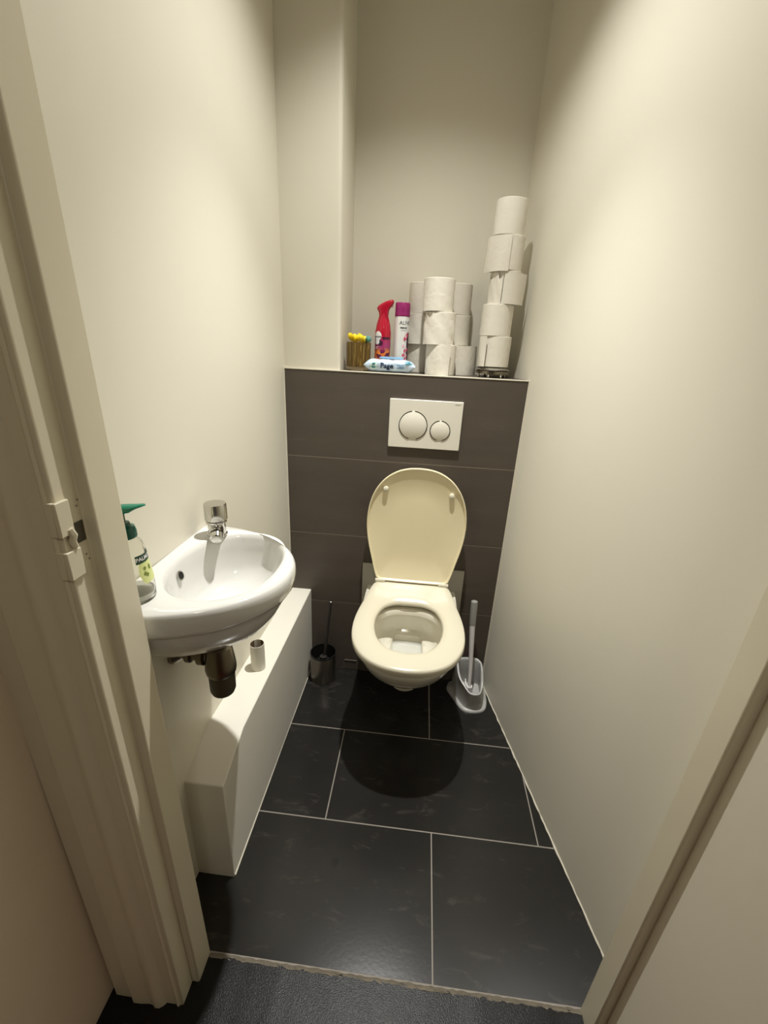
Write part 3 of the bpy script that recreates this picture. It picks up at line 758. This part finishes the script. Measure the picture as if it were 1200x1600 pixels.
# ------------------------------------------------------------------ sprays, wipes, tumbler
sp1 = thing('spray_bottle', 'crimson air freshener spray with curved head and flower print', 'air freshener', (-.166, .094, Z0))
def rr1(z): 
    P_ = [(0, .0255), (.004, .0268), (.10, .0268), (.125, .0262), (.150, .0225), (.170, .0165), (.182, .0145)]
    for (za, ra), (zb, rb) in zip(P_, P_[1:]):
        if za <= z <= zb: return ra+(rb-ra)*(z-za)/(zb-za)
    return .0145
g = G(); g.lathe([(.004, 0)]+[(rr1(z), z) for z in (0, .004, .03, .06, .09, .108)]+[(.004, .1082)], 40); g.build('can', M['berry'], sp1)
g = G(); g.lathe([(.004, .1082), (rr1(.108)+.0006, .1082)]+[(rr1(z)+.0006, z) for z in (.115, .125, .135, .150, .160, .170, .182)]+[(.010, .1835)], 40); sh = g.build('shoulder', M['red'], sp1)
hp = [(-.0150, .172), (-.0165, .186), (-.0225, .197), (-.0215, .203), (-.0140, .2105), (.000, .2185), (.013, .2240), (.024, .2265), (.0300, .2265), (.0318, .222), (.0312, .2150), (.0240, .2050), (.0178, .196), (.0160, .186), (.0150, .172)]
cm = catmull([(x, y, 0) for x, y in hp], 4); hc = Vector((.002, .200, 0))
g = G(); rings = []
for (yy, k_) in ((-.0150, .55), (-.0142, .80), (-.0115, .93), (-.006, 1.0), (.006, 1.0), (.0115, .93), (.0142, .80), (.0150, .55)):
    rings.append([(hc.x+(p.x-hc.x)*k_, yy, (p.y if p.y < .176 else hc.y+(p.y-hc.y)*k_)) for p in cm])
g.loft(rings); hd = g.build('spray_head', M['red'], sp1, smooth=60)
g = G(); g.box((.0200, -.005, .2045), (.0300, .005, .2125)); g.build('nozzle', M['palepink'], hd, bevel=.001)
F = -90
g = G(); patch(g, F-62, F-4, .0985, .128, rr1, .0012, 14, 10, shape=lambda t_: max(.03, math.sin(PI*min(.985, max(.015, t_)))**.5)); 
patch(g, F-55, F-18, .086, .104, rr1, .0011, 10, 8, shape=lambda t_: max(.03, math.sin(PI*min(.985, max(.015, t_)))**.5)); bd = g.build('badge', M['badge'], sp1)
g = G(); patch(g, F+4, F+60, .104, .1105, rr1, .0011, 10, 3); patch(g, F-30, F+6, .083, .100, rr1, .0009, 10, 8, shape=lambda t_: max(.03, math.sin(PI*min(.985, max(.015, t_)))**.5)); g.build('dark_band', M['darkband'], sp1)
g = G(); wraptext(g, 'airwick', .0092, F-33, .111, rr1, .0018, bold=.0002); g.build('lettering', M['ink'], bd, smooth=0)
g = G()
for i, (w, z) in enumerate(((30, .078), (22, .073))): patch(g, F-52, F-52+w, z, z+.0022, rr1, .001, 8, 1)
g.build('small_print', M['palepink'], sp1)

sp2 = thing('spray_can', 'pale spray can with magenta cap and pink blossom print', 'spray can', (-.1035, .100, Z0))
r2 = lambda z: .0245
g = G(); g.lathe([(.004, 0), (.022, 0), (.0245, .003), (.0245, .176), (.0235, .179), (.004, .1795)], 40); g.build('can', M['canwhite'], sp2)
g = G(); g.lathe([(.0240, .1765), (.0252, .178), (.0252, .200), (.0250, .2165), (.0235, .2195), (.006, .220)], 40); cp = g.build('cap', M['purple'], sp2)
g = G(); g.lathe([(.0254, .1785), (.0257, .180), (.0257, .186), (.0254, .1875)], 40, cap0=False, cap1=False); g.build('cap_ridge', M['purple'], cp)
g = G(); wraptext(g, 'ALIVE', .0165, F+30, .157, r2, .0006); wraptext(g, 'natural', .0085, F+18, .1425, r2, .0006, bold=.0003); g.build('lettering', M['ink'], sp2, smooth=0)
g = G(); patch(g, F-2, F+40, .1335, .1345, r2, .0006, 8, 1); g.build('small_print', M['printgrey'], sp2)
g = G(); rn = random.Random(3)
for i in range(16):
    a = F+18+rn.uniform(-16, 34); z = .030+rn.uniform(0, .088); w = rn.uniform(14, 24); h_ = rn.uniform(.008, .015)
    patch(g, a, a+w, z, z+h_, r2, .0005+i*.00003, 8, 6, k=(i % 3 == 0), shape=lambda t_: max(.05, math.sin(PI*min(.97, max(.03, t_)))**.6))
g.build('blossom_print', [M['pink'], M['palepink']], sp2)
g = G(); patch(g, F+52, F+84, .022, .128, r2, .0005, 6, 6); g.build('plum_stripe', M['darkband'], sp2)

# wet wipes: pillow pack lying on its back, print towards the doorway
ww = thing('wet_wipes_pack', 'pale blue pack of wet wipes lying at the ledge edge', 'wet wipes', (-.1325, .037, Z0))
def wipe_pt(u, t_):
    # u in -1..1 along, angle t_ round the section
    L = .0865; e_ = min(1, (1-abs(u))/.34); th = .0012+.0193*(math.sin(e_*PI/2)**.9); dp = .025+.005*e_
    a = t_
    cy = math.cos(a); sy = math.sin(a)
    y = dp*abs(cy)**.8*(1 if cy > 0 else -1); z = th*abs(sy)**.75*(1 if sy > 0 else -1)
    wob = .0012*math.sin(11*u+2*a)+.0008*math.sin(23*u+5*a)
    return (u*L, y+wob-.15*z, .0212+z+wob*(1 if sy > -.5 else 0)-(.0212-.0205)+.0022*math.sin(2.3*u+.4)*0)
g = G(); rings = [[wipe_pt(-1+2*i/40, 2*PI*j/28) for j in range(28)] for i in range(41)]
g.loft(rings); g.build('pack', M['wipes'], ww, smooth=60)
def wrap_wipes(v, f, ux, uz, off=.0012):
    out = []
    for x, y, z in v:
        u = (x+ux)/.0865; zz = uz+y
        # find the front of the pack at this height
        best = None
        for j in range(57):
            a = PI/2+PI*j/56; p = wipe_pt(u, a)
            d = abs(p[2]-(.0205+zz))
            if best is None or d < best[0]: best = (d, p)
        out.append((u*.0865, best[1][1]-off, best[1][2]))
    return out, f
v, f_ = text_geo('Page', .0235, .0006); v, f_ = wrap_wipes(v, f_, -.0085, .0005)
g = G(); g.add(v, f_); g.build('brand_lettering', M['navy'], ww, smooth=0)
def bar(x0, x1, z0, z1, n=8, m_=4):
    v = []; f = []
    for i in range(m_+1):
        for j in range(n+1): v.append((x0+(x1-x0)*j/n, z0+(z1-z0)*i/m_, 0))
    for i in range(m_):
        for j in range(n): f.append((i*(n+1)+j, i*(n+1)+j+1, (i+1)*(n+1)+j+1, (i+1)*(n+1)+j))
    return v, f
g = G()
for q_ in ('TOILET', 'WIPES'):
    v, f_ = text_geo(q_, .0088, .0002); v, f_ = wrap_wipes(v, f_, .037, .0042 if q_ == 'TOILET' else -.0048); g.add(v, f_)
g.build('small_lettering', M['wipesblue'], ww, smooth=0)
g = G(); v, f_ = bar(-.062, -.042, -.011, .013); v, f_ = wrap_wipes(v, f_, 0, 0, .0008); g.add(v, f_); ic = g.build('icon_panel', M['wipesmint'], ww)
g = G(); v, f_ = bar(-.058, -.046, -.008, -.001); v, f_ = wrap_wipes(v, f_, 0, 0, .0014); g.add(v, f_); v, f_ = bar(-.057, -.047, .003, .009); v, f_ = wrap_wipes(v, f_, 0, 0, .0014); g.add(v, f_); g.build('icon', M['wipesteal'], ic)
# resealable flap on top: raised teal-blue flap
g = G(); rings = []
for (s, z) in ((1.0, .0385), (1.0, .0405), (.9, .0420)):
    rings.append([(x*s+.004, y*s+.004, z+.10*y*s+.006) for x, y in rrect(.040, .015, .008)])
g.loft(rings); fl = g.build('reseal_flap', M['wipesblue'], ww)
v, f_ = text_geo('FRESH', .012, .0003)
g = G(); g.add([(x+.002, y*.9+.002, .0490+.10*y*.9) for x, y, z in v], f_); g.build('flap_print', M['wipes'], fl, smooth=0)
g = G(); v, f_ = bar(.052, .078, .008, .0165); v, f_ = wrap_wipes(v, f_, 0, 0, .0008); g.add(v, f_); g.build('teal_corner', M['wipesteal'], ww)

# smoky tumbler with picks
jar = thing('tumbler', 'smoky brown ribbed tumbler on the ledge beside the duct column', 'tumbler', (-.2445, .066, Z0))
g = G(); n = 72; rings = []
for r_, z, rib in ((.036, 0, 0), (.0395, .002, 0), (.0405, .010, 0), (.0408, .016, 1), (.0410, .086, 1), (.0410, .0905, 0), (.0392, .0905, 0), (.0390, .012, 0), (.004, .0115, 0)):
    rings.append([((r_+.0009*rib*math.cos(24*2*PI*j/n*1.0))*math.cos(2*PI*j/n), (r_+.0009*rib*math.cos(24*2*PI*j/n))*math.sin(2*PI*j/n), z) for j in range(n)])
g.loft(rings); g.build('glass', M['smoke'], jar, smooth=40)
rn = random.Random(11)
def pick(name, label, x, y, tilt, rz, headm, grp, hh):
    t = thing(name, label, 'pick', (jar.location.x+x, jar.location.y+y, Z0+.0128), rz, grp)
    dx = tilt
    g = G(); g.tube([(0, 0, 0), (dx*.5, 0, hh*.5), (dx, 0, hh)], .0009, 8); g.build('stick', M['stick'], t)
    g = G(); c = Vector((dx, 0, hh+.004)); rings = []
    ph = rn.uniform(0, 6)
    for i in range(9):
        th = PI*i/8; rings.append([(c.x+.0080*math.sin(max(.06, min(PI-.06, th)))*math.cos(2*PI*j/14)*(1+.35*math.sin(3*2*PI*j/14+ph)), c.y+.0080*math.sin(max(.06, min(PI-.06, th)))*math.sin(2*PI*j/14)*(1+.35*math.cos(2*2*PI*j/14+ph)), c.z-.0092*math.cos(th)+.001*math.sin(5*j+ph)) for j in range(14)])
    g.loft(rings); g.build('head', headm, t, smooth=30)
    return t
k = 0
for i in range(15):
    a = i*2.4; R_ = .0315*math.sqrt((i+.5)/15)
    x, y = R_*math.cos(a), R_*math.sin(a)
    if x > .016: x -= .012
    pick('decorative_pick', 'thin pick with a crumpled yellow head standing in the smoky tumbler', x, y, rn.uniform(-.002, .004), a, M['yellow'], 'yellow-headed picks in the tumbler', rn.uniform(.080, .092))
for i, (x, y) in enumerate(((.028, -.010), (.031, .004), (.026, .016), (.020, .024))):
    pick('decorative_pick', 'thin pick with a teal head at the spray bottle side of the tumbler', x, y, .0035, rn.uniform(-.5, .5), M['teal'], 'teal-headed picks in the tumbler', rn.uniform(.078, .086))

# ------------------------------------------------------------------ lamp of the room
LP = (-.030, -.37, H)
lamp = thing('ceiling_downlight', 'small round white downlight recessed in the ceiling above the toilet', 'ceiling light', LP)
g = G(); g.lathe([(.034, -.001), (.046, -.001), (.046, -.004), (.040, -.006), (.034, -.004)], 40, wrap=True, cap0=False, cap1=False); g.build('rim', M['white'], lamp)
g = G(); g.lathe([(.033, -.0008), (.033, -.0025), (.004, -.0030)], 32); g.build('lens', M['lens'], lamp)
ld = bpy.data.lights.new('downlight_bulb', 'SPOT'); ld.spot_size = math.radians(121); ld.spot_blend = 1.0; ld.shadow_soft_size = .018; ld.energy = 49; ld.color = (1, .99, .95)
lo = bpy.data.objects.new('downlight_bulb', ld); C.objects.link(lo); lo.location = (LP[0], LP[1], H-.026); lo.rotation_euler = (math.radians(-5), 0, 0)
l2 = bpy.data.lights.new('downlight_beam', 'SPOT'); l2.spot_size = math.radians(67); l2.spot_blend = 1.0; l2.shadow_soft_size = .018; l2.energy = 128; l2.color = (1, .99, .95)
l2o = bpy.data.objects.new('downlight_beam', l2); C.objects.link(l2o); l2o.location = lo.location; l2o.rotation_euler = lo.rotation_euler
# hall lamp behind the photographer, dim
hd_ = bpy.data.lights.new('hall_bulb', 'AREA'); hd_.shape = 'DISK'; hd_.size = .25; hd_.energy = 5.6; hd_.color = (1, .91, .78)
ho = bpy.data.objects.new('hall_bulb', hd_); C.objects.link(ho); ho.location = (.2, -2.3, H-.03)
W = bpy.data.worlds.new('world'); S.world = W; W.use_nodes = True
W.node_tree.nodes['Background'].inputs['Color'].default_value = (1, .86, .70, 1)
W.node_tree.nodes['Background'].inputs['Strength'].default_value = .07

# ------------------------------------------------------------------ camera
def RM(a, b, c):
    return Matrix.Rotation(c, 3, 'Z') @ Matrix.Rotation(a, 3, 'X') @ Matrix.Rotation(b, 3, 'Y')
R_ = RM(-.36520, -.05040, .07520)
cd = bpy.data.cameras.new('camera'); cam = bpy.data.objects.new('camera', cd); C.objects.link(cam)
right, fwd, up = R_.col[0], R_.col[1], R_.col[2]
m3 = Matrix((right, up, -fwd)).transposed()
cam.matrix_world = Matrix.Translation((-.01270, -1.48977, 1.31266)) @ m3.to_4x4()
cd.sensor_fit = 'VERTICAL'; cd.sensor_height = 36; cd.sensor_width = 27; cd.lens = 672.9*36/1600; cd.clip_start = .01
S.camera = cam
S.view_settings.view_transform = 'Standard'; S.view_settings.look = 'None'; S.view_settings.gamma = 1; S.view_settings.exposure = 0
S.view_settings.use_curve_mapping = False
